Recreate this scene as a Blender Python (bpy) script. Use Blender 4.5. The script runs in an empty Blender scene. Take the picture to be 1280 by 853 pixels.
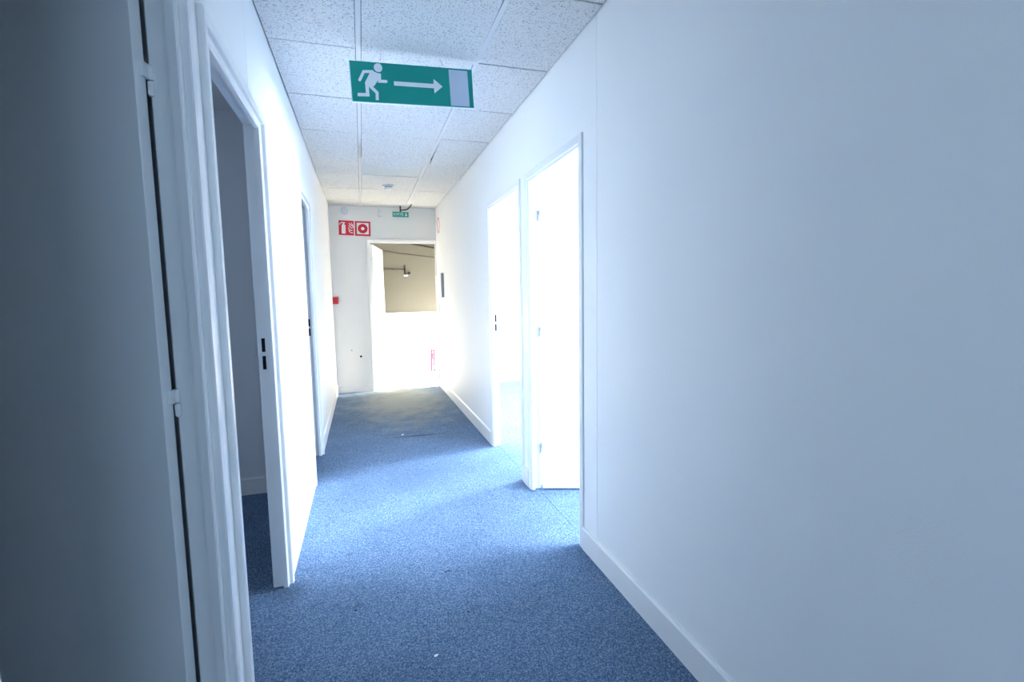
import bpy, bmesh, math, random
from mathutils import Vector, Matrix
random.seed(7)
C = bpy.context.scene.collection
R = math.radians

# ---------------------------------------------------------------- camera
CAM_H = 1.3249
YAW, PIT, ROL, FPX = 0.2955, -0.0951, -0.0175, 610.446
cd = bpy.data.cameras.new('camera'); cam = bpy.data.objects.new('camera', cd); C.objects.link(cam)
cd.sensor_fit = 'HORIZONTAL'; cd.sensor_width = 36.0; cd.lens = FPX/1280*36; cd.clip_start = 0.02
F = Vector((math.sin(YAW)*math.cos(PIT), math.cos(YAW)*math.cos(PIT), math.sin(PIT)))
R0 = Vector((math.cos(YAW), -math.sin(YAW), 0)); U0 = R0.cross(F)
Rr = math.cos(ROL)*R0 + math.sin(ROL)*U0; Uu = -math.sin(ROL)*R0 + math.cos(ROL)*U0
cam.matrix_world = Matrix(((Rr.x, Uu.x, -F.x, 0), (Rr.y, Uu.y, -F.y, 0), (Rr.z, Uu.z, -F.z, CAM_H), (0, 0, 0, 1)))
bpy.context.scene.camera = cam

# ---------------------------------------------------------------- world, lights, exposure
w = bpy.data.worlds.new('world'); bpy.context.scene.world = w; w.use_nodes = True
w.node_tree.nodes['Background'].inputs[0].default_value = (0.62, 0.78, 1.0, 1)
w.node_tree.nodes['Background'].inputs[1].default_value = 1.0

def area(name, loc, rot, sx, sy, power, col, spread=180):
    d = bpy.data.lights.new(name, 'AREA'); d.shape = 'RECTANGLE'; d.size = sx; d.size_y = sy
    d.energy = power; d.color = col; d.spread = R(spread)
    o = bpy.data.objects.new(name, d); o.location = loc; o.rotation_euler = rot; C.objects.link(o); return o
SKY = (0.69, 0.83, 1.0); FILL = (0.74, 0.86, 1.0)
# daylight coming in through the window of each room (a light stands just outside each pane), plus added fill lights
area('daylight_near_room', (4.88, 1.85, 1.55), (0, R(90), 0), 1.3, 1.6, 215, SKY)
area('fill_light_near_room', (3.0, 1.2, 2.50), (0, 0, 0), 1.2, 2.4, 24, FILL)  # added unseen fill under the room ceiling, softens the corridor light
area('fill_light_far_room', (3.0, 5.0, 2.50), (0, 0, 0), 1.2, 2.4, 36, FILL)  # second added fill, no known fixture, for the corridor's soft light
area('daylight_far_room', (4.88, 4.72, 1.55), (0, R(90), 0), 1.3, 0.7, 235, SKY)
area('daylight_lobby', (4.34, 8.05, 1.45), (0, R(90), 0), 2.0, 1.3, 1.5, (1.0, 0.95, 0.86))
area('sunlight_lobby', (4.36, 8.00, 2.05), (0, R(58), 0), 0.9, 1.2, 74, (1.0, 0.93, 0.80), 50)
area('fill_light_left_room', (-3.62, 2.7, 1.5), (0, R(-90), 0), 0.9, 1.0, 0.15, SKY)  # weak added fill to tune the dim left room, source unseen
area('fill_light_behind', (0.33, -2.58, 1.35), (R(90), 0, 0), 0.9, 1.7, 7.5, (0.50, 0.73, 1.0))  # added fill behind the camera, the back wall has no opening

vs = bpy.context.scene.view_settings
bpy.context.scene.display_settings.display_device = 'sRGB'
vs.view_transform = 'Standard'; vs.look = 'None'; vs.gamma = 1.0; vs.use_curve_mapping = False
vs.exposure = 1.8
cy = bpy.context.scene.cycles
cy.max_bounces = 14; cy.diffuse_bounces = 10; cy.use_denoising = True
cy.sample_clamp_indirect = 8

# ---------------------------------------------------------------- materials
def mat(name, col, rough=0.6, spec=0.3, metal=0.0, noise=None, bump=None):
    """plain paint with optional slight procedural mottling (noise=(scale, amount)) and bump=(scale, strength)"""
    m = bpy.data.materials.new(name); m.use_nodes = True
    nt = m.node_tree; b = nt.nodes['Principled BSDF']
    b.inputs['Base Color'].default_value = (*col, 1); b.inputs['Roughness'].default_value = rough
    b.inputs['Specular IOR Level'].default_value = spec; b.inputs['Metallic'].default_value = metal
    tc = nt.nodes.new('ShaderNodeTexCoord')
    if noise:
        n = nt.nodes.new('ShaderNodeTexNoise'); n.inputs['Scale'].default_value = noise[0]; n.inputs['Detail'].default_value = 5
        nt.links.new(tc.outputs['Object'], n.inputs['Vector'])
        r = nt.nodes.new('ShaderNodeValToRGB')
        r.color_ramp.elements[0].position = 0.3; r.color_ramp.elements[1].position = 0.7
        r.color_ramp.elements[0].color = (*[c*(1-noise[1]) for c in col], 1); r.color_ramp.elements[1].color = (*col, 1)
        nt.links.new(n.outputs['Fac'], r.inputs['Fac']); nt.links.new(r.outputs['Color'], b.inputs['Base Color'])
    if bump:
        n2 = nt.nodes.new('ShaderNodeTexNoise'); n2.inputs['Scale'].default_value = bump[0]; n2.inputs['Detail'].default_value = 3
        nt.links.new(tc.outputs['Object'], n2.inputs['Vector'])
        bp = nt.nodes.new('ShaderNodeBump'); bp.inputs['Strength'].default_value = bump[1]; bp.inputs['Distance'].default_value = 0.003
        nt.links.new(n2.outputs['Fac'], bp.inputs['Height']); nt.links.new(bp.outputs['Normal'], b.inputs['Normal'])
    return m

M = {}
M['wall'] = mat('wall_paint', (0.86, 0.86, 0.85), 0.55, 0.3, noise=(1.7, 0.02), bump=(180, 0.10))
M['far_wall'] = mat('far_wall_paint', (0.80, 0.80, 0.79), 0.6, 0.25, noise=(2.5, 0.03), bump=(160, 0.1))
M['frame'] = mat('frame_gloss_paint', (0.80, 0.80, 0.80), 0.38, 0.4, noise=(6, 0.03))
M['leaf'] = mat('door_leaf_paint', (0.82, 0.83, 0.83), 0.45, 0.35, noise=(2.2, 0.03))
M['left_room'] = mat('room_paint_darkened', (0.70, 0.71, 0.73), 0.7, 0.2, noise=(2, 0.02))  # room paint darkened, the left rooms' dimness put into the colour
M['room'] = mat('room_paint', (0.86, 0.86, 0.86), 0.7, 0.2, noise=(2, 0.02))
M['dark_void'] = mat('plenum_dark', (0.05, 0.05, 0.055), 0.9, 0.1)
M['rail'] = mat('ceiling_rail_enamel', (0.58, 0.60, 0.62), 0.45, 0.4, noise=(5, 0.03))
M['green'] = mat('sign_green', (0.0, 0.33, 0.27), 0.35, 0.4, noise=(8, 0.06))
M['sign_white'] = mat('sign_white', (0.90, 0.92, 0.95), 0.4, 0.4)
M['sign_grey'] = mat('sign_pale_grey', (0.60, 0.69, 0.80), 0.4, 0.4, noise=(6, 0.04))
M['sign_edge'] = mat('sign_edge_plastic', (0.70, 0.82, 0.84), 0.35, 0.4)
M['red'] = mat('sign_red', (0.62, 0.012, 0.035), 0.4, 0.4, noise=(20, 0.05))
M['call_red'] = mat('red_plastic', (0.60, 0.03, 0.03), 0.35, 0.4)
M['print_white'] = mat('print_white', (0.80, 0.80, 0.79), 0.5, 0.3)
M['plastic'] = mat('white_plastic', (0.72, 0.73, 0.76), 0.4, 0.4)
M['grey_plastic'] = mat('grey_plastic', (0.30, 0.32, 0.36), 0.45, 0.4)
M['detector'] = mat('detector_plastic', (0.68, 0.71, 0.75), 0.4, 0.4)
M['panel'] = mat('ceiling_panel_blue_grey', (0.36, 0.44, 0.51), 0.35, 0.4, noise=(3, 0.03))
M['metal'] = mat('steel', (0.55, 0.56, 0.58), 0.35, 0.5, metal=0.8)
M['wire'] = mat('wire_grey', (0.16, 0.16, 0.18), 0.5, 0.4)
M['slot'] = mat('slot_black', (0.012, 0.012, 0.018), 0.8, 0.1)
M['black'] = mat('black_rubber', (0.02, 0.02, 0.022), 0.6, 0.3)
M['beige'] = mat('lobby_beige_paint', (0.168, 0.165, 0.145), 0.7, 0.2, noise=(2.3, 0.05), bump=(40, 0.12))
M['lobby_white'] = mat('lobby_white_paint', (0.86, 0.85, 0.82), 0.6, 0.2, noise=(2, 0.02))
M['lobby_floor'] = mat('lobby_floor_vinyl', (0.82, 0.80, 0.74), 0.5, 0.3, noise=(4, 0.06))
M['pink'] = mat('pink_plastic', (0.20, 0.006, 0.075), 0.4, 0.4)
M['conduit'] = mat('grey_conduit', (0.085, 0.078, 0.06), 0.5, 0.3)
M['dust'] = mat('dark_crumb', (0.03, 0.03, 0.035), 0.9, 0.1)
M['paper'] = mat('paper_white', (0.85, 0.86, 0.86), 0.8, 0.1)
M['chip'] = mat('bare_wood', (0.12, 0.08, 0.05), 0.8, 0.1)

def tile_material():
    m = bpy.data.materials.new('mineral_fibre_tile'); m.use_nodes = True
    nt = m.node_tree; b = nt.nodes['Principled BSDF']; b.inputs['Roughness'].default_value = 0.9
    b.inputs['Specular IOR Level'].default_value = 0.15
    g = nt.nodes.new('ShaderNodeNewGeometry')
    n = nt.nodes.new('ShaderNodeTexNoise'); n.inputs['Scale'].default_value = 140; n.inputs['Detail'].default_value = 2.5
    n.inputs['Roughness'].default_value = 0.6; n.inputs['Distortion'].default_value = 0.4
    nt.links.new(g.outputs['Position'], n.inputs['Vector'])
    r = nt.nodes.new('ShaderNodeValToRGB'); e = r.color_ramp.elements
    e[0].position = 0.36; e[0].color = (0.24, 0.26, 0.30, 1); e[1].position = 0.44; e[1].color = (0.63, 0.63, 0.625, 1)
    nt.links.new(n.outputs['Fac'], r.inputs['Fac']); nt.links.new(r.outputs['Color'], b.inputs['Base Color'])
    bp = nt.nodes.new('ShaderNodeBump'); bp.inputs['Strength'].default_value = 0.4; bp.inputs['Distance'].default_value = 0.002
    nt.links.new(n.outputs['Fac'], bp.inputs['Height']); nt.links.new(bp.outputs['Normal'], b.inputs['Normal'])
    return m
M['tile'] = tile_material()

def carpet_material():
    m = bpy.data.materials.new('blue_carpet'); m.use_nodes = True
    nt = m.node_tree; L = nt.links; N = nt.nodes.new; b = nt.nodes['Principled BSDF']
    b.inputs['Roughness'].default_value = 0.95; b.inputs['Specular IOR Level'].default_value = 0.1
    g = N('ShaderNodeNewGeometry')
    vo = N('ShaderNodeTexVoronoi'); vo.inputs['Scale'].default_value = 270      # one cell = one yarn tuft
    L.new(g.outputs['Position'], vo.inputs['Vector'])
    bw = N('ShaderNodeSeparateColor'); L.new(vo.outputs['Color'], bw.inputs[0])
    n = N('ShaderNodeTexNoise'); n.inputs['Scale'].default_value = 110; n.inputs['Detail'].default_value = 5; n.inputs['Roughness'].default_value = 0.75
    L.new(g.outputs['Position'], n.inputs['Vector'])
    mi = N('ShaderNodeMath'); mi.operation = 'MULTIPLY_ADD'; L.new(n.outputs['Fac'], mi.inputs[0]); mi.inputs[1].default_value = 1.5; mi.inputs[2].default_value = -0.72
    su = N('ShaderNodeMath'); su.operation = 'MULTIPLY_ADD'; L.new(bw.outputs[0], su.inputs[0]); su.inputs[1].default_value = 0.95; L.new(mi.outputs[0], su.inputs[2])
    r = N('ShaderNodeValToRGB'); e = r.color_ramp.elements
    e[0].position = 0.05; e[0].color = (0.045, 0.108, 0.205, 1); e[1].position = 0.98; e[1].color = (0.28, 0.35, 0.46, 1)
    mid = r.color_ramp.elements.new(0.55); mid.color = (0.118, 0.192, 0.310, 1)
    L.new(su.outputs[0], r.inputs['Fac'])
    # broad wear
    n2 = N('ShaderNodeTexNoise'); n2.inputs['Scale'].default_value = 2.6; n2.inputs['Detail'].default_value = 4
    L.new(g.outputs['Position'], n2.inputs['Vector'])
    mr = N('ShaderNodeMapRange'); mr.inputs[1].default_value = 0.35; mr.inputs[2].default_value = 0.7; mr.inputs[3].default_value = 0.88; mr.inputs[4].default_value = 1.06
    L.new(n2.outputs['Fac'], mr.inputs[0])
    mul = N('ShaderNodeVectorMath'); mul.operation = 'SCALE'; L.new(r.outputs['Color'], mul.inputs[0]); L.new(mr.outputs[0], mul.inputs['Scale'])
    last = mul.outputs[0]
    # trodden-in dirt on the traffic lane in front of the far doorway, its tone raised by painted-in lobby light, and small spots
    n3 = N('ShaderNodeTexNoise'); n3.inputs['Scale'].default_value = 5; n3.inputs['Detail'].default_value = 6; n3.inputs['Roughness'].default_value = 0.7
    L.new(g.outputs['Position'], n3.inputs['Vector'])
    def blob(last, cx, cy_, rx, ry, amt, col, jag=0.5):
        mp = N('ShaderNodeMapping'); mp.inputs['Location'].default_value = (-cx/rx, -cy_/ry, 0); mp.inputs['Scale'].default_value = (1/rx, 1/ry, 0)
        L.new(g.outputs['Position'], mp.inputs['Vector'])
        ln = N('ShaderNodeVectorMath'); ln.operation = 'LENGTH'; L.new(mp.outputs[0], ln.inputs[0])
        ad = N('ShaderNodeMath'); ad.operation = 'MULTIPLY_ADD'; L.new(n3.outputs['Fac'], ad.inputs[0]); ad.inputs[1].default_value = jag*2; ad.inputs[2].default_value = -jag
        sm = N('ShaderNodeMath'); sm.operation = 'ADD'; L.new(ln.outputs['Value'], sm.inputs[0]); L.new(ad.outputs[0], sm.inputs[1])
        k = N('ShaderNodeMapRange'); k.interpolation_type = 'SMOOTHSTEP'; k.inputs[1].default_value = 1.15; k.inputs[2].default_value = 0.15; k.inputs[3].default_value = 0; k.inputs[4].default_value = amt
        L.new(sm.outputs[0], k.inputs[0])
        mx = N('ShaderNodeMix'); mx.data_type = 'RGBA'; L.new(k.outputs[0], mx.inputs['Factor']); L.new(last, mx.inputs['A']); mx.inputs['B'].default_value = (*col, 1)
        return mx.outputs['Result']
    last = blob(last, 0.42, 6.35, 0.75, 1.6, 0.85, (0.34, 0.35, 0.32), 0.9)  # grey wear, made paler with lobby light put into its colour
    last = blob(last, 0.47, 7.02, 0.16, 0.06, 0.8, (0.16, 0.12, 0.07), 0.5)
    last = blob(last, 0.45, 4.62, 0.30, 0.030, 0.8, (0.04, 0.06, 0.09), 0.7)
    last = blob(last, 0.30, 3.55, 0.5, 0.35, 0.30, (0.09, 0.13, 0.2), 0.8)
    last = blob(last, -0.118, 2.56, 0.026, 0.030, 0.5, (0.05, 0.07, 0.10), 0.4)
    last = blob(last, -0.075, 2.10, 0.03, 0.03, 0.35, (0.05, 0.07, 0.10), 0.5)
    last = blob(last, 0.40, 1.93, 0.03, 0.03, 0.3, (0.05, 0.07, 0.10), 0.5)
    last = blob(last, -0.38, 2.30, 0.12, 0.10, 0.35, (0.05, 0.07, 0.09), 0.6)
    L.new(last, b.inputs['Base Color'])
    bp = N('ShaderNodeBump'); bp.inputs['Strength'].default_value = 0.7; bp.inputs['Distance'].default_value = 0.004
    L.new(n.outputs['Fac'], bp.inputs['Height']); L.new(bp.outputs['Normal'], b.inputs['Normal'])
    return m
M['carpet'] = carpet_material()

# ---------------------------------------------------------------- mesh helpers
def link(name, bm, m, parent=None, smooth=False):
    me = bpy.data.meshes.new(name); bmesh.ops.recalc_face_normals(bm, faces=bm.faces[:]); bm.to_mesh(me); bm.free()
    me.materials.append(M[m])
    if smooth:
        for p in me.polygons: p.use_smooth = True
    o = bpy.data.objects.new(name, me); C.objects.link(o)
    if parent: o.parent = parent
    return o
def box(bm, x0, x1, y0, y1, z0, z1, bev=0):
    vs_ = [bm.verts.new((x, y, z)) for x in (x0, x1) for y in (y0, y1) for z in (z0, z1)]
    fs = [(0,1,3,2),(4,6,7,5),(0,4,5,1),(2,3,7,6),(0,2,6,4),(1,5,7,3)]
    faces = [bm.faces.new([vs_[i] for i in f]) for f in fs]
    if bev:
        ed = list({e for f in faces for e in f.edges})
        bmesh.ops.bevel(bm, geom=ed, offset=bev, segments=2, affect='EDGES', profile=0.5)
    return bm
def bx(*a, **k): return box(bmesh.new(), *a, **k)
def prism(bm, pts, z0, z1, T=None):
    """polygon pts (a,b) extruded along third axis; T maps (a,b,c) to world/local"""
    T = T or (lambda a, b, c: (a, b, c))
    lo = [bm.verts.new(T(a, b, z0)) for a, b in pts]; hi = [bm.verts.new(T(a, b, z1)) for a, b in pts]
    n = len(pts)
    bm.faces.new(lo[::-1]); bm.faces.new(hi)
    for i in range(n): bm.faces.new((lo[i], lo[(i+1) % n], hi[(i+1) % n], hi[i]))
    return bm
def lathe(bm, prof, T, n=24):
    """prof = [(radius, height)]; T maps local (x,y,h)"""
    rings = [[bm.verts.new(T(r*math.cos(2*math.pi*i/n), r*math.sin(2*math.pi*i/n), h)) for i in range(n)] for r, h in prof]
    for a, b in zip(rings, rings[1:]):
        for i in range(n): bm.faces.new((a[i], a[(i+1) % n], b[(i+1) % n], b[i]))
    bm.faces.new(rings[0][::-1]); bm.faces.new(rings[-1])
    return bm
def tube(bm, pts, r, n=8):
    pts = [Vector(p) for p in pts]; rings = []
    for i, p in enumerate(pts):
        t = (pts[min(i+1, len(pts)-1)] - pts[max(i-1, 0)]).normalized()
        a = t.cross(Vector((0.13, 0.21, 0.97)) if abs(t.z) < 0.9 else Vector((1, 0, 0))).normalized(); b_ = t.cross(a)
        rings.append([bm.verts.new(p + r*(math.cos(2*math.pi*k/n)*a + math.sin(2*math.pi*k/n)*b_)) for k in range(n)])
    for a, b_ in zip(rings, rings[1:]):
        for k in range(n): bm.faces.new((a[k], a[(k+1) % n], b_[(k+1) % n], b_[k]))
    bm.faces.new(rings[0][::-1]); bm.faces.new(rings[-1]); return bm
def circle(cx, cy_, r, n=28): return [(cx+r*math.cos(2*math.pi*i/n), cy_+r*math.sin(2*math.pi*i/n)) for i in range(n)]
def stroke(pts, wd):
    """outline polygon of a thick polyline"""
    P = [Vector((x, y)) for x, y in pts]; Lf, Rt = [], []
    for i, p in enumerate(P):
        d0 = (P[i]-P[i-1]).normalized() if i > 0 else (P[1]-P[0]).normalized()
        d1 = (P[i+1]-P[i]).normalized() if i < len(P)-1 else d0
        t = (d0+d1).normalized(); nrm = Vector((-t.y, t.x)); k = wd/2/max(0.4, t.dot(d0))
        Lf.append(tuple(p+nrm*k)); Rt.append(tuple(p-nrm*k))
    return Lf + Rt[::-1]
def ring(bm, cx, cy_, r0, r1, z0, z1, T, n=28):
    q = []
    for r, z in ((r0, z0), (r1, z0), (r1, z1), (r0, z1)):
        q.append([bm.verts.new(T(cx+r*math.cos(2*math.pi*i/n), cy_+r*math.sin(2*math.pi*i/n), z)) for i in range(n)])
    for j in range(4):
        a, b_ = q[j], q[(j+1) % 4]
        for i in range(n): bm.faces.new((a[i], a[(i+1) % n], b_[(i+1) % n], b_[i]))
    return bm
def props(o, label=None, cat=None, group=None, kind=None):
    if label: o['label'] = label
    if cat: o['category'] = cat
    if group: o['group'] = group
    if kind: o['kind'] = kind
    return o
def empty(name, loc=(0, 0, 0)):
    o = bpy.data.objects.new(name, None); o.location = loc; o.empty_display_size = 0.1; C.objects.link(o); return o
def struct(name, bm, m, label=None, parent=None):
    return props(link(name, bm, m, parent), label, None, None, 'structure')
def at(parent_loc):  # shift a bmesh so that it is expressed relative to its parent's origin
    return Matrix.Translation(-Vector(parent_loc))

# ---------------------------------------------------------------- dimensions
XL, XR, H, YF, TH = -0.3802, 1.0489, 2.5546, 7.0891, 0.065
YB = -2.6
ZT = 2.095            # top of door casings
DOOR1 = (0.56, 1.413); DOOR2 = (1.525, 2.402); DOOR3 = (3.60, 4.36)
DOORA = (2.217, 3.085); DOORB = (3.19, 4.096); DOORF = (0.085, 1.083)
HOLE = 0.022          # wall end sits inside the frame channel
HT = 2.95             # slab level above

# ---------------------------------------------------------------- floor
floor = struct('floor', bx(-3.7, 4.9, YB-0.1, YF+0.012, -0.12, -0.008), 'dark_void', 'blue carpeted corridor and room floor')
def carpet(x0, x1, y0, y1): link('carpet_section', bx(x0, x1, y0, y1, -0.008, 0, bev=0.0006), 'carpet', floor)
carpet(-0.432, 1.0935, YB-0.05, YF+0.010)
carpet(1.0948, 4.85, -0.75, 3.13); carpet(1.0948, 4.85, 3.1327, YF+0.010)
carpet(-3.65, -0.4332, YB-0.05, 2.335); carpet(-3.65, -0.4332, 2.3375, YF+0.010)
lob_floor = struct('floor', bx(-2.3, 4.4, YF+0.0125, 8.9, -0.12, -0.002), 'lobby_floor', 'pale lobby floor beyond the end doorway')

# ---------------------------------------------------------------- walls
def wall_x(name, x_face, sgn, openings, y0, y1, seams, label):
    """corridor side wall: core slab + thin face panels. sgn = direction into the room (+1 right, -1 left)"""
    xa, xb = sorted((x_face+sgn*0.012, x_face+sgn*TH))
    pa, pb = sorted((x_face, x_face+sgn*0.012))
    bm = bmesh.new(); ys = y0
    for (a, b_) in openings:
        box(bm, xa, xb, ys, a+HOLE, -0.008, HT); box(bm, xa, xb, a+HOLE, b_-HOLE, ZT-HOLE, HT); ys = b_-HOLE
    box(bm, xa, xb, ys, y1, -0.008, HT)
    core = struct(name, bm, 'wall', label)
    # face panels, split at seams
    cuts = sorted([y0] + seams + [y1])
    for c0, c1 in zip(cuts, cuts[1:]):
        bm = bmesh.new(); c0 += 0.0015; c1 -= 0.0015; ys = c0
        for (a, b_) in openings:
            a, b_ = a+HOLE, b_-HOLE
            if b_ <= c0 or a >= c1: continue
            if a > ys: box(bm, pa, pb, ys, a, 0, H+0.03)
            box(bm, pa, pb, max(a, c0), min(b_, c1), ZT-HOLE, H+0.03); ys = b_
        if ys < c1: box(bm, pa, pb, ys, c1, 0, H+0.03)
        link('wall_panel', bm, 'wall', core)
    return core
wall_x('wall_left', XL, -1, [DOOR1, DOOR2, DOOR3], YB, YF, [2.155], 'left corridor wall with three doorways')
wall_x('wall_right', XR, 1, [DOORA, DOORB], YB, YF, [2.072], 'right corridor wall with two bright doorways')
bm = bmesh.new()
box(bm, -3.7, DOORF[0]+HOLE, YF, YF+TH, -0.008, HT); box(bm, DOORF[1]-HOLE, 4.9, YF, YF+TH, -0.008, HT)
box(bm, DOORF[0]+HOLE, DOORF[1]-HOLE, YF, YF+TH, ZT+0.025-HOLE, HT)
wall_far = struct('wall_far', bm, 'far_wall', 'end wall of the corridor with an open doorway')
struct('wall_back', bx(-3.7, 4.9, YB-0.1, YB, -0.008, HT), 'wall', 'wall behind the viewer')

# rooms to the right
def window_wall(name, x0, x1, y0, y1, wins, m, label):
    bm = bmesh.new(); ys = y0
    for (a, b_, z0, z1) in wins:
        box(bm, x0, x1, ys, a, -0.008, HT); box(bm, x0, x1, a, b_, -0.008, z0); box(bm, x0, x1, a, b_, z1, HT); ys = b_
    box(bm, x0, x1, ys, y1, -0.008, HT)
    return struct(name, bm, m, label)
def window(i, x0, x1, y0, y1, z0, z1):
    w_ = props(empty('window_%d' % i, ((x0+x1)/2, (y0+y1)/2, z0)), 'white framed window', None, None, 'structure')
    T = at(w_.location); xm = (x0+x1)/2
    for a in ((y0, y0+0.05, z0, z1), (y1-0.05, y1, z0, z1), (y0+0.05, y1-0.05, z0, z0+0.05), (y0+0.05, y1-0.05, z1-0.05, z1), ((y0+y1)/2-0.025, (y0+y1)/2+0.025, z0+0.05, z1-0.05)):
        b_ = bx(xm-0.025, xm+0.025, *a); b_.transform(T); link('frame_bar', b_, 'frame', w_)
window_wall('wall_right_rooms', 4.75, 4.85, -0.75, YF, [(1.0, 2.7, 0.9, 2.2), (4.32, 5.12, 0.9, 2.2)], 'room', 'outer window wall of the right rooms')
window(1, 4.75, 4.85, 1.0, 2.7, 0.9, 2.2); window(2, 4.75, 4.85, 4.32, 5.12, 0.9, 2.2)
struct('wall_right_partition', bx(XR+TH, 4.75, 3.10, 3.165, 0, HT), 'room', 'partition between the two right rooms')
struct('wall_right_end', bx(XR+TH, 4.85, -0.85, -0.75, -0.008, HT), 'room', 'near end wall of the right room')
struct('ceiling_right_rooms', bx(XR+TH, 4.75, -0.75, YF, 2.52, 2.56), 'room', 'white ceiling of the right rooms')
# rooms to the left
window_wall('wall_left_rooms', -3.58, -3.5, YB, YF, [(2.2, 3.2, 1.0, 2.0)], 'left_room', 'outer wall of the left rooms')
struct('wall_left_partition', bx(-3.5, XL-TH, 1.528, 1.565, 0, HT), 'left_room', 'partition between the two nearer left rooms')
window(3, -3.58, -3.5, 2.2, 3.2, 1.0, 2.0)  # unseen window, added to go with the left room's weak fill
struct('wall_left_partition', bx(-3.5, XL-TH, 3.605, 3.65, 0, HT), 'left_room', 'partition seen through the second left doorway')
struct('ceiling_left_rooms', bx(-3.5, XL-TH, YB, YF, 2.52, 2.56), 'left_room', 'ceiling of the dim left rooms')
# lobby
lw = struct('wall_lobby', bx(-2.3, 4.4, 8.75, 8.9, -0.1, 3.2), 'beige', 'beige painted lobby wall beyond the end doorway')
link('wainscot', bx(-2.3, 4.4, 8.725, 8.75, -0.002, 1.045, bev=0.004), 'lobby_white', lw)
struct('wall_lobby_left', bx(-2.4, -2.3, YF+TH, 8.9, -0.1, 3.2), 'lobby_white', 'left lobby wall')
window_wall('wall_lobby_right', 4.2, 4.3, YF+TH, 8.75, [(7.4, 8.7, 0.45, 2.45)], 'lobby_white', 'glazed right lobby wall')
window(4, 4.2, 4.3, 7.4, 8.7, 0.45, 2.45)
struct('ceiling_lobby', bx(-2.3, 4.3, YF+TH, 8.9, 2.95, 3.0), 'lobby_white', 'lobby ceiling')

# ---------------------------------------------------------------- baseboards
def base_x(name, x_face, sgn, y0, y1, label, hgt=0.12):
    """sgn = direction the board stands proud of the wall"""
    prof = [(0, 0), (0.011, 0), (0.011, hgt-0.018), (0.0135, hgt-0.015), (0.0135, hgt-0.008), (0.008, hgt), (0, hgt)]
    struct(name, prism(bmesh.new(), prof, y0, y1, lambda a, b_, c: (x_face+sgn*a, c, b_)), 'frame', label)
def base_y(name, y_face, sgn, x0, x1, label, hgt=0.12):
    prof = [(0, 0), (0.011, 0), (0.011, hgt-0.018), (0.0135, hgt-0.015), (0.0135, hgt-0.008), (0.008, hgt), (0, hgt)]
    struct(name, prism(bmesh.new(), prof, x0, x1, lambda a, b_, c: (c, y_face+sgn*a, b_)), 'frame', label)
base_x('baseboard_right', XR, -1, YB, DOORA[0], 'white baseboard along the near right wall')
base_x('baseboard_right', XR, -1, DOORA[1], DOORB[0], 'short baseboard block between the right doorways')
base_x('baseboard_right', XR, -1, DOORB[1], YF, 'baseboard along the far right wall')
base_x('baseboard_left', XL, 1, YB, DOOR1[0], 'baseboard along the near left wall')
base_x('baseboard_left', XL, 1, DOOR1[1], DOOR2[0], 'short baseboard between the left doorways')
base_x('baseboard_left', XL, 1, DOOR2[1], DOOR3[0], 'baseboard on the left wall between second and third doorways')
base_x('baseboard_left', XL, 1, DOOR3[1], YF, 'baseboard at the far end of the left wall')
base_y('baseboard_far', YF, -1, XL+0.014, DOORF[0], 'baseboard on the end wall left of the doorway', 0.10)
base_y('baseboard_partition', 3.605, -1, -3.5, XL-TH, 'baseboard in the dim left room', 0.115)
base_y('baseboard_right_room', YF, -1, XR+TH, 4.75, 'baseboard in the bright right room', 0.10)

# ---------------------------------------------------------------- ceiling
ceiling = struct('ceiling', bx(XL, XR, YB, YF, H+0.18, H+0.25), 'dark_void', 'suspended ceiling of pitted mineral tiles')
GX = [XL, 0.0374, 0.6374, XR]; SY = 0.6574; Y0 = 2.0006
tile_cache = {}
def tile(x0, x1, y0, y1, drop=(0, 0, 0, 0), sag=0.0):
    """drop = how far the near-left, near-right, far-left, far-right corners hang; sag = extra droop of the far edge's middle"""
    g = 0.0032; gy = 0.0055; wx, wy = x1-x0-2*g, y1-y0-2*gy; key = (round(wx, 3), round(wy, 3), drop, sag)
    if key not in tile_cache:
        bm = bmesh.new()
        if not any(drop) and not sag: box(bm, 0, wx, 0, wy, 0, 0.015)
        else:
            nx, ny = 12, 4; grid = {}
            for k in (0, 1):
                for i in range(nx+1):
                    for j in range(ny+1):
                        s, t = i/nx, j/ny
                        d = (1-s)*(1-t)*drop[0] + s*(1-t)*drop[1] + (1-s)*t*drop[2] + s*t*drop[3] + sag*t*t*(1-(2*s-1)**2)
                        grid[i, j, k] = bm.verts.new((s*wx, t*wy, 0.015*k-d))
            for i in range(nx):
                for j in range(ny):
                    for k in (0, 1): bm.faces.new((grid[i, j, k], grid[i+1, j, k], grid[i+1, j+1, k], grid[i, j+1, k]))
            per = [(i, 0) for i in range(nx)] + [(nx, j) for j in range(ny)] + [(i, ny) for i in range(nx, 0, -1)] + [(0, j) for j in range(ny, 0, -1)]
            for a, b_ in zip(per, per[1:]+per[:1]): bm.faces.new((grid[(*a, 0)], grid[(*b_, 0)], grid[(*b_, 1)], grid[(*a, 1)]))
        bmesh.ops.recalc_face_normals(bm, faces=bm.faces[:])
        me = bpy.data.meshes.new('ceiling_tile'); bm.to_mesh(me); bm.free(); me.materials.append(M['tile']); tile_cache[key] = me
    o = bpy.data.objects.new('ceiling_tile', tile_cache[key]); o.location = (x0+g, y0+gy, H); o.parent = ceiling; C.objects.link(o); return o
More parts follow.
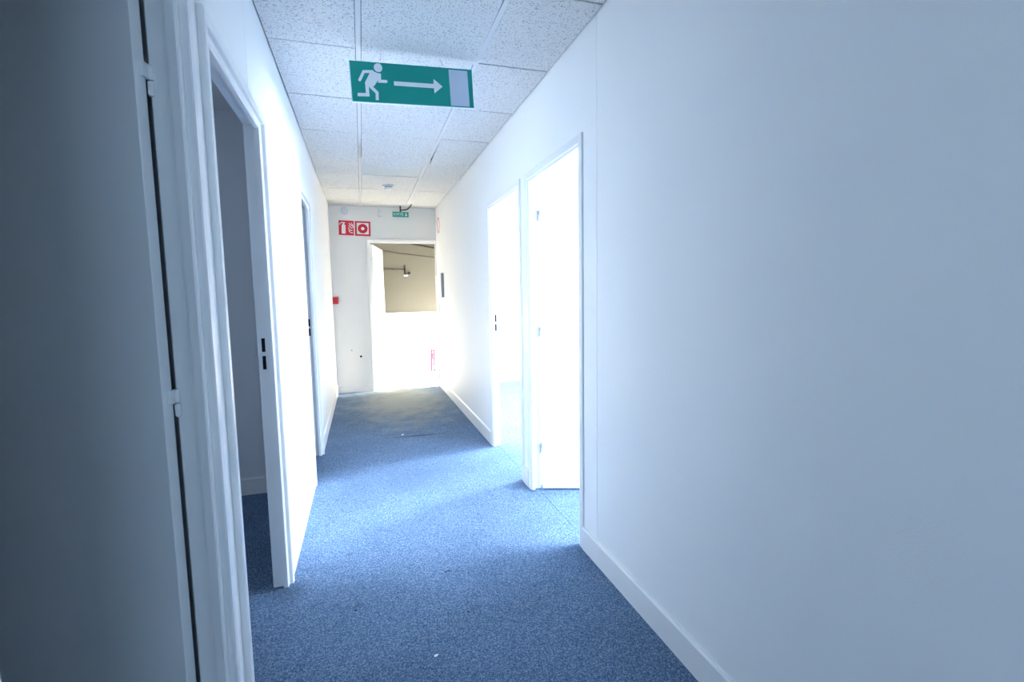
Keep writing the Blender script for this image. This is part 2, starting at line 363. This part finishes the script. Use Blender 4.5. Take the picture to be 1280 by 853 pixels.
special = {(1, 0): ((0.0, 0.0, 0.016, 0.012), 0), (0, 3): ((0, 0, 0.004, 0.045), 0), (1, 3): ((0, 0, 0.045, 0.040), 0.048), (2, 3): ((0, 0, 0.032, 0.003), 0),
           (0, 4): ((0, 0, 0.012, 0.004), 0), (2, 4): ((0, 0, 0.006, 0.014), 0), (2, 1): ((0, 0, 0.003, 0), 0), (0, 0): ((0, 0, 0.003, 0.002), 0), (1, 2): ((0, 0, 0, 0.006), 0), (0, 2): ((0, 0, 0, 0.003), 0)}
for n in range(-7, 8):
    ya, yb = Y0+n*SY, min(Y0+(n+1)*SY, YF)
    for c in range(3):
        if (c, n) == (1, 4): continue
        dr, sg = special.get((c, n), ((0, 0, 0, 0), 0))
        tile(GX[c]+(0.0115 if c else 0.003), GX[c+1]-(0.003 if c == 2 else 0.0115), max(ya, YB), yb, dr, sg)
for gx in GX[1:3]:
    prof = [(-0.012, -0.004), (0.012, -0.004), (0.012, -0.0005), (0.002, -0.0005), (0.002, 0.035), (-0.002, 0.035), (-0.002, -0.0005), (-0.012, -0.0005)]
    link('ceiling_rail', prism(bmesh.new(), prof, YB, YF, lambda a, b_, c, gx=gx: (gx+a, c, H+b_)), 'rail', ceiling)
# smooth recessed panel in the grid, beyond the sagging tile
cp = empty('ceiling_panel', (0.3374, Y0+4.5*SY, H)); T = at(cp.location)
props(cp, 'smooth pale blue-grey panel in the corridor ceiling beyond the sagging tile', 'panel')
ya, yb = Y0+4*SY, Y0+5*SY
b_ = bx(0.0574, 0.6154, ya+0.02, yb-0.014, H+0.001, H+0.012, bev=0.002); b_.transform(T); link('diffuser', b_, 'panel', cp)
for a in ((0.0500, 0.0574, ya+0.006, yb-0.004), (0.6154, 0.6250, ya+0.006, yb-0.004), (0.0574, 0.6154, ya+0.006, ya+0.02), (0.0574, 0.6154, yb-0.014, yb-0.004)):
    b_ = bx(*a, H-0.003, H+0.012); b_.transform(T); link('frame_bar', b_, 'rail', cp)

# ---------------------------------------------------------------- door frames
ARCH, REV, STOP, REB, PROUD = 0.030, 0.055, 0.055, 0.038, 0.018
def prof_frame(PA=(0.018, 0.030)):
    # (w across into the opening, u into the wall thickness; u<0 stands proud of the corridor wall)
    PROUD, ARCH = PA
    return [(0, 0), (0, -PROUD+0.003), (0.003, -PROUD), (ARCH-0.004, -PROUD), (ARCH, -PROUD+0.004), (ARCH, -0.001), (ARCH+0.003, 0.0),
            (STOP-0.004, 0.0), (STOP, 0.004), (STOP, 0.022), (REB, 0.024), (REB, TH), (REB-0.003, TH+0.003), (0, TH+0.008), (0, TH), (HOLE, TH), (HOLE, 0)]
def frame(parent, P, a0, a1, PA=(0.018, 0.030), ZT=ZT):
    """P(w_along, u, z) -> world point; opening runs a0..a1 along the wall"""
    pr = prof_frame(PA); T = at(parent.location)
    def seg(name, s0, s1):
        bm = bmesh.new(); A = [bm.verts.new(P(*s0(w_, u))) for w_, u in pr]; B = [bm.verts.new(P(*s1(w_, u))) for w_, u in pr]; n = len(pr)
        for i in range(n): bm.faces.new((A[i], A[(i+1) % n], B[(i+1) % n], B[i]))
        bm.faces.new(A[::-1]); bm.faces.new(B)
        bm.transform(T); return link(name, bm, 'frame', parent)
    nj = seg('door_jamb', lambda w_, u: (a0+w_, u, 0), lambda w_, u: (a0+w_, u, ZT-w_))
    seg('head_jamb', lambda w_, u: (a0+w_, u, ZT-w_), lambda w_, u: (a1-w_, u, ZT-w_))
    fj = seg('door_jamb', lambda w_, u: (a1-w_, u, ZT-w_), lambda w_, u: (a1-w_, u, 0))
    return nj, fj
def P_right(a, u, z): return (XR+u, a, z)
def P_left(a, u, z): return (XL-u, a, z)
def P_far(a, u, z): return (a, YF+u, z)

HZ = [(1.797, 1.866), (1.040, 1.108), (0.245, 0.318)]
def leaf(parent, pivot, wdt, open_deg, closed_dir, flip, th=0.040):
    """a door leaf hung on the pin at pivot. closed_dir = angle of the leaf when shut (deg), flip = +1/-1 turning sense"""
    lf_w = wdt
    bm = bx(0.004, lf_w, -th if flip > 0 else 0, 0 if flip > 0 else th, 0.014, ZT-REB-0.005, bev=0.0015)
    o = link('door_leaf', bm, 'leaf', parent)
    o.location = Vector((*pivot, 0)) - parent.location
    o.rotation_euler = (0, 0, R(closed_dir + flip*open_deg))
    for z0, z1 in HZ:
        zm = (z0+z1)/2
        h = bmesh.new()
        for c0, c1 in ((z0, zm-0.001), (zm+0.001, z1)):
            lathe(h, [(0.0055, c0), (0.0075, c0+0.003), (0.0075, c1-0.003), (0.0055, c1)], lambda x, y, zz: (x-0.004, y+0.006*flip, zz), 12)
        box(h, -0.003, 0.0045, (-0.020 if flip > 0 else -0.006), (0.006 if flip > 0 else 0.020), zm+0.001, z1)
        hg = link('hinge', h, 'frame' if parent.name.startswith('door_1') else 'detector', o)
    return o
def strike(jamb, parent, P, a_face, d, u0, u1):
    """two latch slots cut in the rebate of a jamb; a_face = position of the rebate face, d = direction into the opening"""
    o = at(parent.location)
    bm = bmesh.new(); q = [P(a_face-0.001*d, u0-0.006, 0.985), P(a_face+0.0012*d, u1+0.006, 1.175)]
    lo = [min(q[0][i], q[1][i]) for i in range(3)]; hi = [max(q[0][i], q[1][i]) for i in range(3)]
    box(bm, lo[0], hi[0], lo[1], hi[1], lo[2], hi[2]); bm.transform(o); sp = link('strike_plate', bm, 'frame', jamb)
    for z0, z1 in ((1.092, 1.152), (1.014, 1.074)):
        bm = bmesh.new(); q = [P(a_face, u0, z0), P(a_face+0.0018*d, u1, z1)]
        lo = [min(q[0][i], q[1][i]) for i in range(3)]; hi = [max(q[0][i], q[1][i]) for i in range(3)]
        box(bm, lo[0], hi[0], lo[1], hi[1], lo[2], hi[2]); bm.transform(o)
        link('latch_slot', bm, 'slot', jamb)
    return sp
def door(i, loc, label): return props(empty('door_%d' % i, loc), label, None, None, 'structure')

d1 = door(1, (XL, 0.98, 0), 'nearest left doorway with its leaf folded back into the dim room')
frame(d1, P_left, *DOOR1)
leaf(d1, (XL-TH-0.004, DOOR1[1]-REB-0.008), DOOR1[1]-DOOR1[0]-2*REB-0.006, 98, -90, -1, 0.044)
d2 = door(2, (XL, 1.96, 0), 'second left doorway into the dim blue room')
_, fj = frame(d2, P_left, *DOOR2); strike(fj, d2, P_left, DOOR2[1]-REB, -1, 0.036, 0.050)
d3 = door(3, (XL, 3.98, 0), 'third left doorway, farthest along the left wall')
_, fj = frame(d3, P_left, *DOOR3); strike(fj, d3, P_left, DOOR3[1]-REB, -1, 0.036, 0.050)
d4 = door(4, (XR, 2.65, 0), 'nearer right doorway with its white leaf standing open')
frame(d4, P_right, *DOORA, (0.009, 0.042))
leaf(d4, (XR+TH+0.010, DOORA[1]-REB-0.004), DOORA[1]-DOORA[0]-2*REB-0.006, 71, -90, 1)
d5 = door(5, (XR, 3.65, 0), 'farther right doorway into the brightest room')
_, fj = frame(d5, P_right, *DOORB, (0.009, 0.042)); strike(fj, d5, P_right, DOORB[1]-REB, -1, 0.036, 0.050)
d6 = door(6, (0.56, YF, 0), 'end doorway with its white leaf open into the lobby')
frame(d6, P_far, *DOORF, ZT=ZT+0.025)
leaf(d6, (DOORF[0]+REB+0.006, YF+TH+0.010), DOORF[1]-DOORF[0]-2*REB-0.006, 79, 0, 1)

# ---------------------------------------------------------------- hanging exit sign
SW, SH = 0.616, 0.196
sg = props(empty('exit_sign', (0.300, 2.62, 2.392)), 'green hanging sign with running figure, right arrow and door, under the ceiling tiles', 'sign')
sg.rotation_euler = (0, R(-2.2), 0)
link('sign_board', bx(-SW/2, SW/2, 0, 0.010, -SH/2, SH/2), 'sign_edge', sg)
link('sign_face', bx(-SW/2+0.004, SW/2-0.002, -0.0008, 0.0, -SH/2+0.004, SH/2-0.002), 'green', sg)
def Sg(px, py):   # print layout in drawing units to sign coordinates
    # bilinear inverse of the sign's quadrilateral on the drawing
    TL, TR, BL, BR = Vector((100, 103)), Vector((1147, 185)), Vector((122, 455)), Vector((1158, 512))
    s, t = 0.5, 0.5
    for _ in range(12):
        p = (1-s)*(1-t)*TL + s*(1-t)*TR + (1-s)*t*BL + s*t*BR; e = Vector((px, py)) - p
        ds = (1-t)*(TR-TL) + t*(BR-BL); dt = (1-s)*(BL-TL) + s*(BR-TR); det = ds.x*dt.y - ds.y*dt.x
        s += (e.x*dt.y - e.y*dt.x)/det; t += (ds.x*e.y - ds.y*e.x)/det
    return (-SW/2 + s*SW, SH/2 - t*SH)
Tf = lambda a, b_, c: (a, -0.0008-c, b_)
bm = bmesh.new()
hx, hz = Sg(337, 168)
polys = [circle(hx, hz, 0.0205)]
for k, (pts, wd) in enumerate([([(298, 200), (220, 200), (188, 268)], 24), ([(347, 222), (347, 281), (405, 283)], 25), ([(244, 300), (249, 395), (168, 393)], 28), ([(268, 318), (325, 378), (326, 440)], 25)]):
    polys.append([Sg(*p) for p in stroke(pts, wd)])
for c_ in ((187, 270), (402, 283)): polys.append(circle(*Sg(*c_), 0.0066, 14))
polys.append([Sg(*p) for p in [(278, 189), (330, 212), (358, 218), (350, 250), (305, 318), (282, 330), (232, 325), (228, 292), (262, 225)]])
for k, pl in enumerate(polys): prism(bm, pl, 0, 0.0006+0.00004*k, Tf)
link('running_figure', bm, 'sign_white', sg)
bm = bmesh.new(); prism(bm, [Sg(*p) for p in [(465, 281), (802, 304), (802, 262), (880, 327), (808, 383), (804, 340), (466, 317)]], 0, 0.0007, Tf)
link('arrow', bm, 'sign_white', sg)
bm = bmesh.new(); prism(bm, [Sg(*p) for p in [(936, 184), (1103, 200), (1117, 497), (951, 487)]], 0, 0.0007, Tf)
link('door_symbol', bm, 'sign_grey', sg)
for wx, tx in ((-0.158, -0.150), (0.158, 0.142)):
    hk = link('hanging_hook', tube(bmesh.new(), [(wx, 0.004, SH/2-0.010), (wx-0.003, -0.003, SH/2), (wx, 0.003, SH/2+0.008)], 0.0016, 6), 'print_white', sg)
    link('hanging_wire', tube(bmesh.new(), [(wx, 0.003, SH/2+0.006), ((wx+tx)/2+0.002, 0.012, SH/2+0.030), (tx, 0.030, H-2.392+0.004+0.02*(-1 if wx > 0 else 1)*0.3)], 0.0010, 6), 'wire', sg)

# ---------------------------------------------------------------- small fittings on the ceiling and the end wall
sd = props(empty('smoke_detector', (0.335, 5.70, H)), 'round grey smoke detector under the far corridor ceiling', 'detector')
link('base', lathe(bmesh.new(), [(0.060, 0.0), (0.062, -0.006), (0.060, -0.016), (0.052, -0.018)], lambda x, y, h: (x, y, h), 28), 'detector', sd, True)
link('vent_ring', lathe(bmesh.new(), [(0.040, -0.018), (0.040, -0.030)], lambda x, y, h: (x, y, h), 20), 'grey_plastic', sd)
link('cap', lathe(bmesh.new(), [(0.047, -0.030), (0.047, -0.036), (0.038, -0.046), (0.015, -0.049)], lambda x, y, h: (x, y, h), 28), 'detector', sd, True)

Tw = lambda a, b_, c: (a, -c, b_)      # a drawing on the end wall: x, z, proud
def wall_thing(name, x, z, label, cat): return props(empty(name, (x, YF, z)), label, cat)
# extinguisher sign
s1 = wall_thing('extinguisher_sign', -0.160, 2.262, 'square red sign with white extinguisher and flames on the end wall', 'sign')
s1.rotation_euler = (0, R(1.5), 0)
link('sign_board', bx(-0.097, 0.097, -0.004, 0, -0.097, 0.097), 'red', s1)
bm = bmesh.new(); k = 0.194/142.0
D1 = lambda px, py: ((px-254)*k, (361-py)*k)
prism(bm, [D1(*p) for p in [(210, 338), (218, 327), (238, 327), (247, 338), (247, 418), (210, 418)]], 0.004, 0.0048, Tw)
prism(bm, [D1(*p) for p in [(222, 312), (235, 312), (235, 328), (222, 328)]], 0.004, 0.0049, Tw)
prism(bm, [D1(*p) for p in [(206, 305), (245, 308), (245, 316), (206, 314)]], 0.004, 0.0050, Tw)
prism(bm, [D1(*p) for p in stroke([(212, 310), (197, 318), (192, 334)], 7)], 0.004, 0.0051, Tw)
link('extinguisher_symbol', bm, 'print_white', s1)
bm = bmesh.new()
for j, (x0, y0_) in enumerate(((284, 312), (281, 334), (276, 358), (280, 382))):
    pts = [(x0-4, y0_), (x0+6, y0_+16), (x0+22, y0_+26), (x0+38, y0_+24)]
    prism(bm, [D1(*p) for p in stroke(pts, 7)], 0.004, 0.0048+0.0001*j, Tw)
for j, (x0, y0_) in enumerate(((300, 308), (306, 330))):
    prism(bm, [D1(*p) for p in stroke([(x0, y0_), (x0+8, y0_+14), (x0+18, y0_+20)], 6)], 0.004, 0.0053+0.0001*j, Tw)
link('flame_symbol', bm, 'print_white', s1)
# hose reel sign
s2 = wall_thing('hose_reel_sign', 0.053, 2.256, 'square red framed sign with a red hose reel ring on the end wall', 'sign')
s2.rotation_euler = (0, R(1.0), 0)
link('sign_board', bx(-0.102, 0.102, -0.004, 0, -0.098, 0.098), 'red', s2)
link('white_field', bx(-0.078, 0.078, -0.0048, -0.004, -0.076, 0.076), 'print_white', s2)
bm = bmesh.new(); ring(bm, 0, 0, 0.022, 0.064, 0.0048, 0.0056, Tw); link('reel_symbol', bm, 'red', s2)
# alarm sounder
al = wall_thing('alarm_sounder', -0.170, 2.490, 'round white alarm sounder high in the left corner of the end wall', 'alarm')
Tl = lambda x, y, h: (x, -h, y)
link('base', lathe(bmesh.new(), [(0.056, 0), (0.056, 0.018), (0.048, 0.026)], Tl, 28), 'plastic', al)
link('bezel', ring(bmesh.new(), 0, 0, 0.026, 0.040, 0.026, 0.034, Tw), 'sign_grey', al)
link('grille', lathe(bmesh.new(), [(0.022, 0.026), (0.022, 0.031), (0.012, 0.036)], Tl, 20), 'print_white', al)
link('indicator', lathe(bmesh.new(), [(0.006, 0.034), (0.006, 0.040), (0.003, 0.042)], Tl, 12), 'grey_plastic', al)
# small sensor box
sb = wall_thing('sensor_box', 0.285, 2.475, 'small upright white box on the end wall between sounder and exit sign', 'sensor')
link('housing', bx(-0.026, 0.026, -0.034, 0, -0.052, 0.052, bev=0.004), 'plastic', sb)
link('lens', bx(-0.016, 0.016, -0.038, -0.034, -0.042, -0.012, bev=0.001), 'print_white', sb)
# call point
cpnt = wall_thing('fire_call_point', -0.345, 1.283, 'red fire alarm call point in the left corner of the end wall', 'alarm')
link('housing', bx(-0.034, 0.036, -0.045, 0, -0.046, 0.046, bev=0.004), 'call_red', cpnt)
link('break_glass', bx(-0.022, 0.022, -0.047, -0.045, -0.026, 0.026), 'red', cpnt)
# little green exit sign
so = props(empty('small_exit_sign', (0.556, 6.95, 2.441)), 'small green SORTIE sign hanging over the end doorway', 'sign')
link('sign_board', bx(-0.108, 0.108, 0, 0.010, -0.034, 0.034), 'green', so)
cu = bpy.data.curves.new('lettering', 'FONT'); cu.body = 'SORTIE'; cu.size = 0.050; cu.extrude = 0.0008; cu.align_x = 'LEFT'; cu.align_y = 'CENTER'
to = bpy.data.objects.new('lettering', cu); C.objects.link(to); bpy.context.view_layer.update()
me = bpy.data.meshes.new_from_object(to.evaluated_get(bpy.context.evaluated_depsgraph_get())); bpy.data.objects.remove(to)
me.materials.clear(); me.materials.append(M['print_white']); xs = [v.co.x for v in me.vertices]
me.transform(Matrix.Translation((-min(xs), 0, 0))); me.transform(Matrix.Diagonal((0.138/(max(xs)-min(xs)), 1, 1, 1)))
lt = bpy.data.objects.new('lettering', me); C.objects.link(lt); lt.parent = so; lt.location = (-0.100, -0.0008, 0); lt.rotation_euler = (R(90), 0, 0)
bm = bmesh.new(); prism(bm, [(0.068, 0.026), (0.078, 0.026), (0.078, -0.004), (0.092, -0.004), (0.073, -0.026), (0.054, -0.004), (0.068, -0.004)], 0, 0.0008, Tw); link('arrow', bm, 'print_white', so)
link('hanger', bx(-0.010, 0.008, 0.002, 0.008, 0.034, H-2.441, bev=0.001), 'black', so)
props(link('loose_cable', tube(bmesh.new(), [(0.560, 6.955, 2.497), (0.60, 6.95, 2.500), (0.640, 6.94, 2.506), (0.665, 6.90, 2.520), (0.690, 6.82, 2.545), (0.70, 6.78, H+0.03)], 0.008, 8), 'black'),
      'short black loose cable curling from the ceiling beside the small exit sign', 'cable')
# traces of removed fittings on the end wall
link('plaster_patch', prism(bmesh.new(), [(-0.185, 0.555), (-0.165, 0.575), (-0.150, 0.555), (-0.148, 0.510), (-0.166, 0.488), (-0.186, 0.510)], -0.001, 0.002, lambda a, b_, c: (a, YF-c, b_)), 'print_white', wall_far)
link('drill_hole', prism(bmesh.new(), circle(-0.167, 0.590, 0.010, 10), -0.001, 0.0015, lambda a, b_, c: (a, YF-c, b_)), 'grey_plastic', wall_far)
link('drill_hole', prism(bmesh.new(), circle(-0.048, 0.500, 0.016, 10), -0.001, 0.0015, lambda a, b_, c: (a, YF-c, b_)), 'slot', wall_far)

# ---------------------------------------------------------------- fittings on the right wall
Tr = lambda a, b_, c: (-c, a, b_)
rs = props(empty('round_sign', (XR, 6.800, 2.285)), 'round white sign with a red rim high on the far right wall', 'sign')
bm = bmesh.new(); prism(bm, circle(0, 0, 0.108, 32), 0, 0.003, Tr); link('sign_disc', bm, 'print_white', rs)
link('red_rim', ring(bmesh.new(), 0, 0, 0.088, 0.106, 0.003, 0.004, Tr, 32), 'red', rs)
wb = props(empty('wall_cabinet', (XR, 6.74, 1.455)), 'shallow white wall box with a grey near edge on the far right wall', 'box')
wb.rotation_euler = (R(-2), 0, 0)
link('body', bx(-0.034, 0, -0.24, 0.26, -0.160, 0.160), 'grey_plastic', wb)
link('cover', bx(-0.040, -0.034, -0.237, 0.262, -0.162, 0.162, bev=0.001), 'plastic', wb)
ls = props(empty('light_switch', (XR, 6.95, 1.155)), 'white light switch under the wall box on the far right wall', 'switch')
link('plate', bx(-0.009, 0, -0.04, 0.04, -0.075, 0.075, bev=0.003), 'plastic', ls)
link('rocker', bx(-0.014, -0.009, -0.022, 0.022, 0.008, 0.055, bev=0.002), 'sign_grey', ls)
link('rocker', bx(-0.014, -0.009, -0.022, 0.022, -0.055, -0.008, bev=0.002), 'sign_grey', ls)

# ---------------------------------------------------------------- lobby things
WF = 8.75
cdn = props(empty('wall_conduit', (0.55, WF, 1.79)), 'thin grey conduit ending at a dark valve on the beige lobby wall', 'pipe')
T = at(cdn.location)
b_ = tube(bmesh.new(), [(0.05, WF-0.014, 1.795), (0.38, WF-0.014, 1.795), (0.73, WF-0.014, 1.79)], 0.009, 8); b_.transform(T); link('pipe', b_, 'conduit', cdn)
for x in (0.20, 0.52):
    b_ = bx(x-0.012, x+0.012, WF-0.026, WF, 1.779, 1.809, bev=0.002); b_.transform(T); link('pipe_clip', b_, 'conduit', cdn)
vl = props(empty('wall_valve', (0.755, WF, 1.77)), 'small dark tap-like valve with two arms on the beige lobby wall', 'valve')
link('stem', tube(bmesh.new(), [(-0.022, -0.035, -0.06), (-0.022, -0.035, 0.02), (-0.022, -0.035, 0.075)], 0.009, 8), 'black', vl)
link('handwheel', lathe(bmesh.new(), [(0.018, 0.068), (0.024, 0.076), (0.024, 0.092), (0.016, 0.097)], lambda x, y, h: (x-0.022, y-0.035, h), 14), 'conduit', vl)
link('arm', tube(bmesh.new(), [(-0.028, -0.035, -0.062), (0.02, -0.038, -0.058), (0.045, -0.040, -0.042)], 0.013, 8), 'conduit', vl)
link('outlet', lathe(bmesh.new(), [(0.020, -0.066), (0.024, -0.056), (0.024, -0.030), (0.016, -0.022)], lambda x, y, h: (x+0.050, y-0.042, h), 12), 'black', vl)
link('wall_flange', bx(-0.045, 0.03, -0.034, 0, -0.100, -0.072, bev=0.003), 'detector', vl)
props(link('wall_cable', tube(bmesh.new(), [(0.05, WF-0.006, 2.125), (0.45, WF-0.006, 2.105), (0.62, WF-0.006, 2.07), (1.0, WF-0.006, 2.030), (1.45, WF-0.006, 1.975)], 0.007, 6), 'conduit'),
      'thin grey cable sloping across the beige lobby wall above the valve', 'cable')
hs = props(link('black_hose', tube(bmesh.new(), [(0.50, WF-0.02, 2.285), (0.74, WF-0.02, 2.262), (0.95, WF-0.02, 2.218), (1.255, WF-0.02, 2.165)], 0.013, 8), 'black'),
      'thick black hose sloping at the top of the beige lobby wall', 'hose')
pk = props(empty('pink_rack', (1.205, 8.50, -0.002)), 'small pink open rack on the lobby floor beside the end doorway', 'rack')
for sx, lean in ((-0.105, 0.022), (-0.045, 0.0), (0.105, -0.02)):
    link('upright', tube(bmesh.new(), [(sx, 0, 0), (sx+lean, 0.02, 0.40)], 0.013, 8), 'pink', pk)
for z in (0.03, 0.14, 0.25, 0.37):
    link('crossbar', tube(bmesh.new(), [(-0.10+0.02*z/0.39, 0.01+0.02*z/0.39, z), (0.10, 0.01+0.02*z/0.39, z)], 0.009, 8), 'pink', pk)
for sx in (-0.075, 0.09):
    link('foot', tube(bmesh.new(), [(sx, 0.15, 0), (sx+0.01, 0.03, 0.32)], 0.009, 8), 'pink', pk)

# ---------------------------------------------------------------- litter on the carpets
def crumb(name, x, y, r, m, label, cat, flat=0.5, z=0.0):
    bm = bmesh.new(); bmesh.ops.create_icosphere(bm, subdivisions=1, radius=r)
    for v in bm.verts:
        v.co *= random.uniform(0.65, 1.15); v.co.z = max(-0.3*r, v.co.z)*flat
    mz = min(v.co.z for v in bm.verts)
    for v in bm.verts: v.co.z -= mz
    o = link(name, bm, m); o.location = (x, y, z); o.rotation_euler = (0, 0, random.uniform(0, 6)); return props(o, label, cat)
def scrap(name, x, y, s, label, rot):
    bm = bmesh.new(); q = [(-1, -0.5), (0.2, -0.7), (1.2, -0.1), (0.6, 0.5), (-0.5, 0.6)]
    prism(bm, [(a*s, b_*s) for a, b_ in q], 0, s*0.12)
    for v in bm.verts: v.co.z += 0.35*max(0, v.co.x)*0.6
    o = link(name, bm, 'paper'); o.location = (x, y, 0.0); o.rotation_euler = (0, 0, rot); return props(o, label, 'scrap')
scrap('paper_scrap', 0.203, 1.702, 0.0085, 'torn white paper scrap on the nearest stretch of blue carpet', 0.2)
scrap('paper_scrap', 0.315, 4.70, 0.014, 'tiny white paper scrap on the carpet before the dark scuff line', 0.9)
scrap('paper_scrap', 1.52, 5.60, 0.030, 'white scrap on the carpet deep inside the bright right room', 0.4)
scrap('paper_scrap', 1.42, 4.70, 0.026, 'white scrap on the carpet just inside the bright right room', 2.0)
crumb('dark_crumb', -0.162, 1.69, 0.0055, 'dust', 'black crumb on the carpet nearest the front left door casing', 'crumb')
crumb('dark_crumb', -0.083, 2.07, 0.0060, 'dust', 'dark crumb on the carpet left of centre before the light band', 'crumb')
crumb('dark_crumb', 0.692, 1.99, 0.0075, 'chip', 'brown crumb on the shaded carpet near the right baseboard', 'crumb', 0.35)
crumb('dark_crumb', 0.369, 1.91, 0.0050, 'dust', 'dark crumb on the shaded carpet in mid corridor', 'crumb')
crumb('dark_crumb', 1.135, 4.13, 0.016, 'chip', 'brown crumb at the foot of the farther right door jamb', 'crumb', 0.5)
props(link('carpet_thread', tube(bmesh.new(), [(0.322, 2.235, 0.0015), (0.334, 2.241, 0.003), (0.346, 2.238, 0.0025), (0.355, 2.230, 0.0015)], 0.0013, 6), 'dust'),
      'curled dark thread lying on the carpet at the edge of the light band', 'thread')
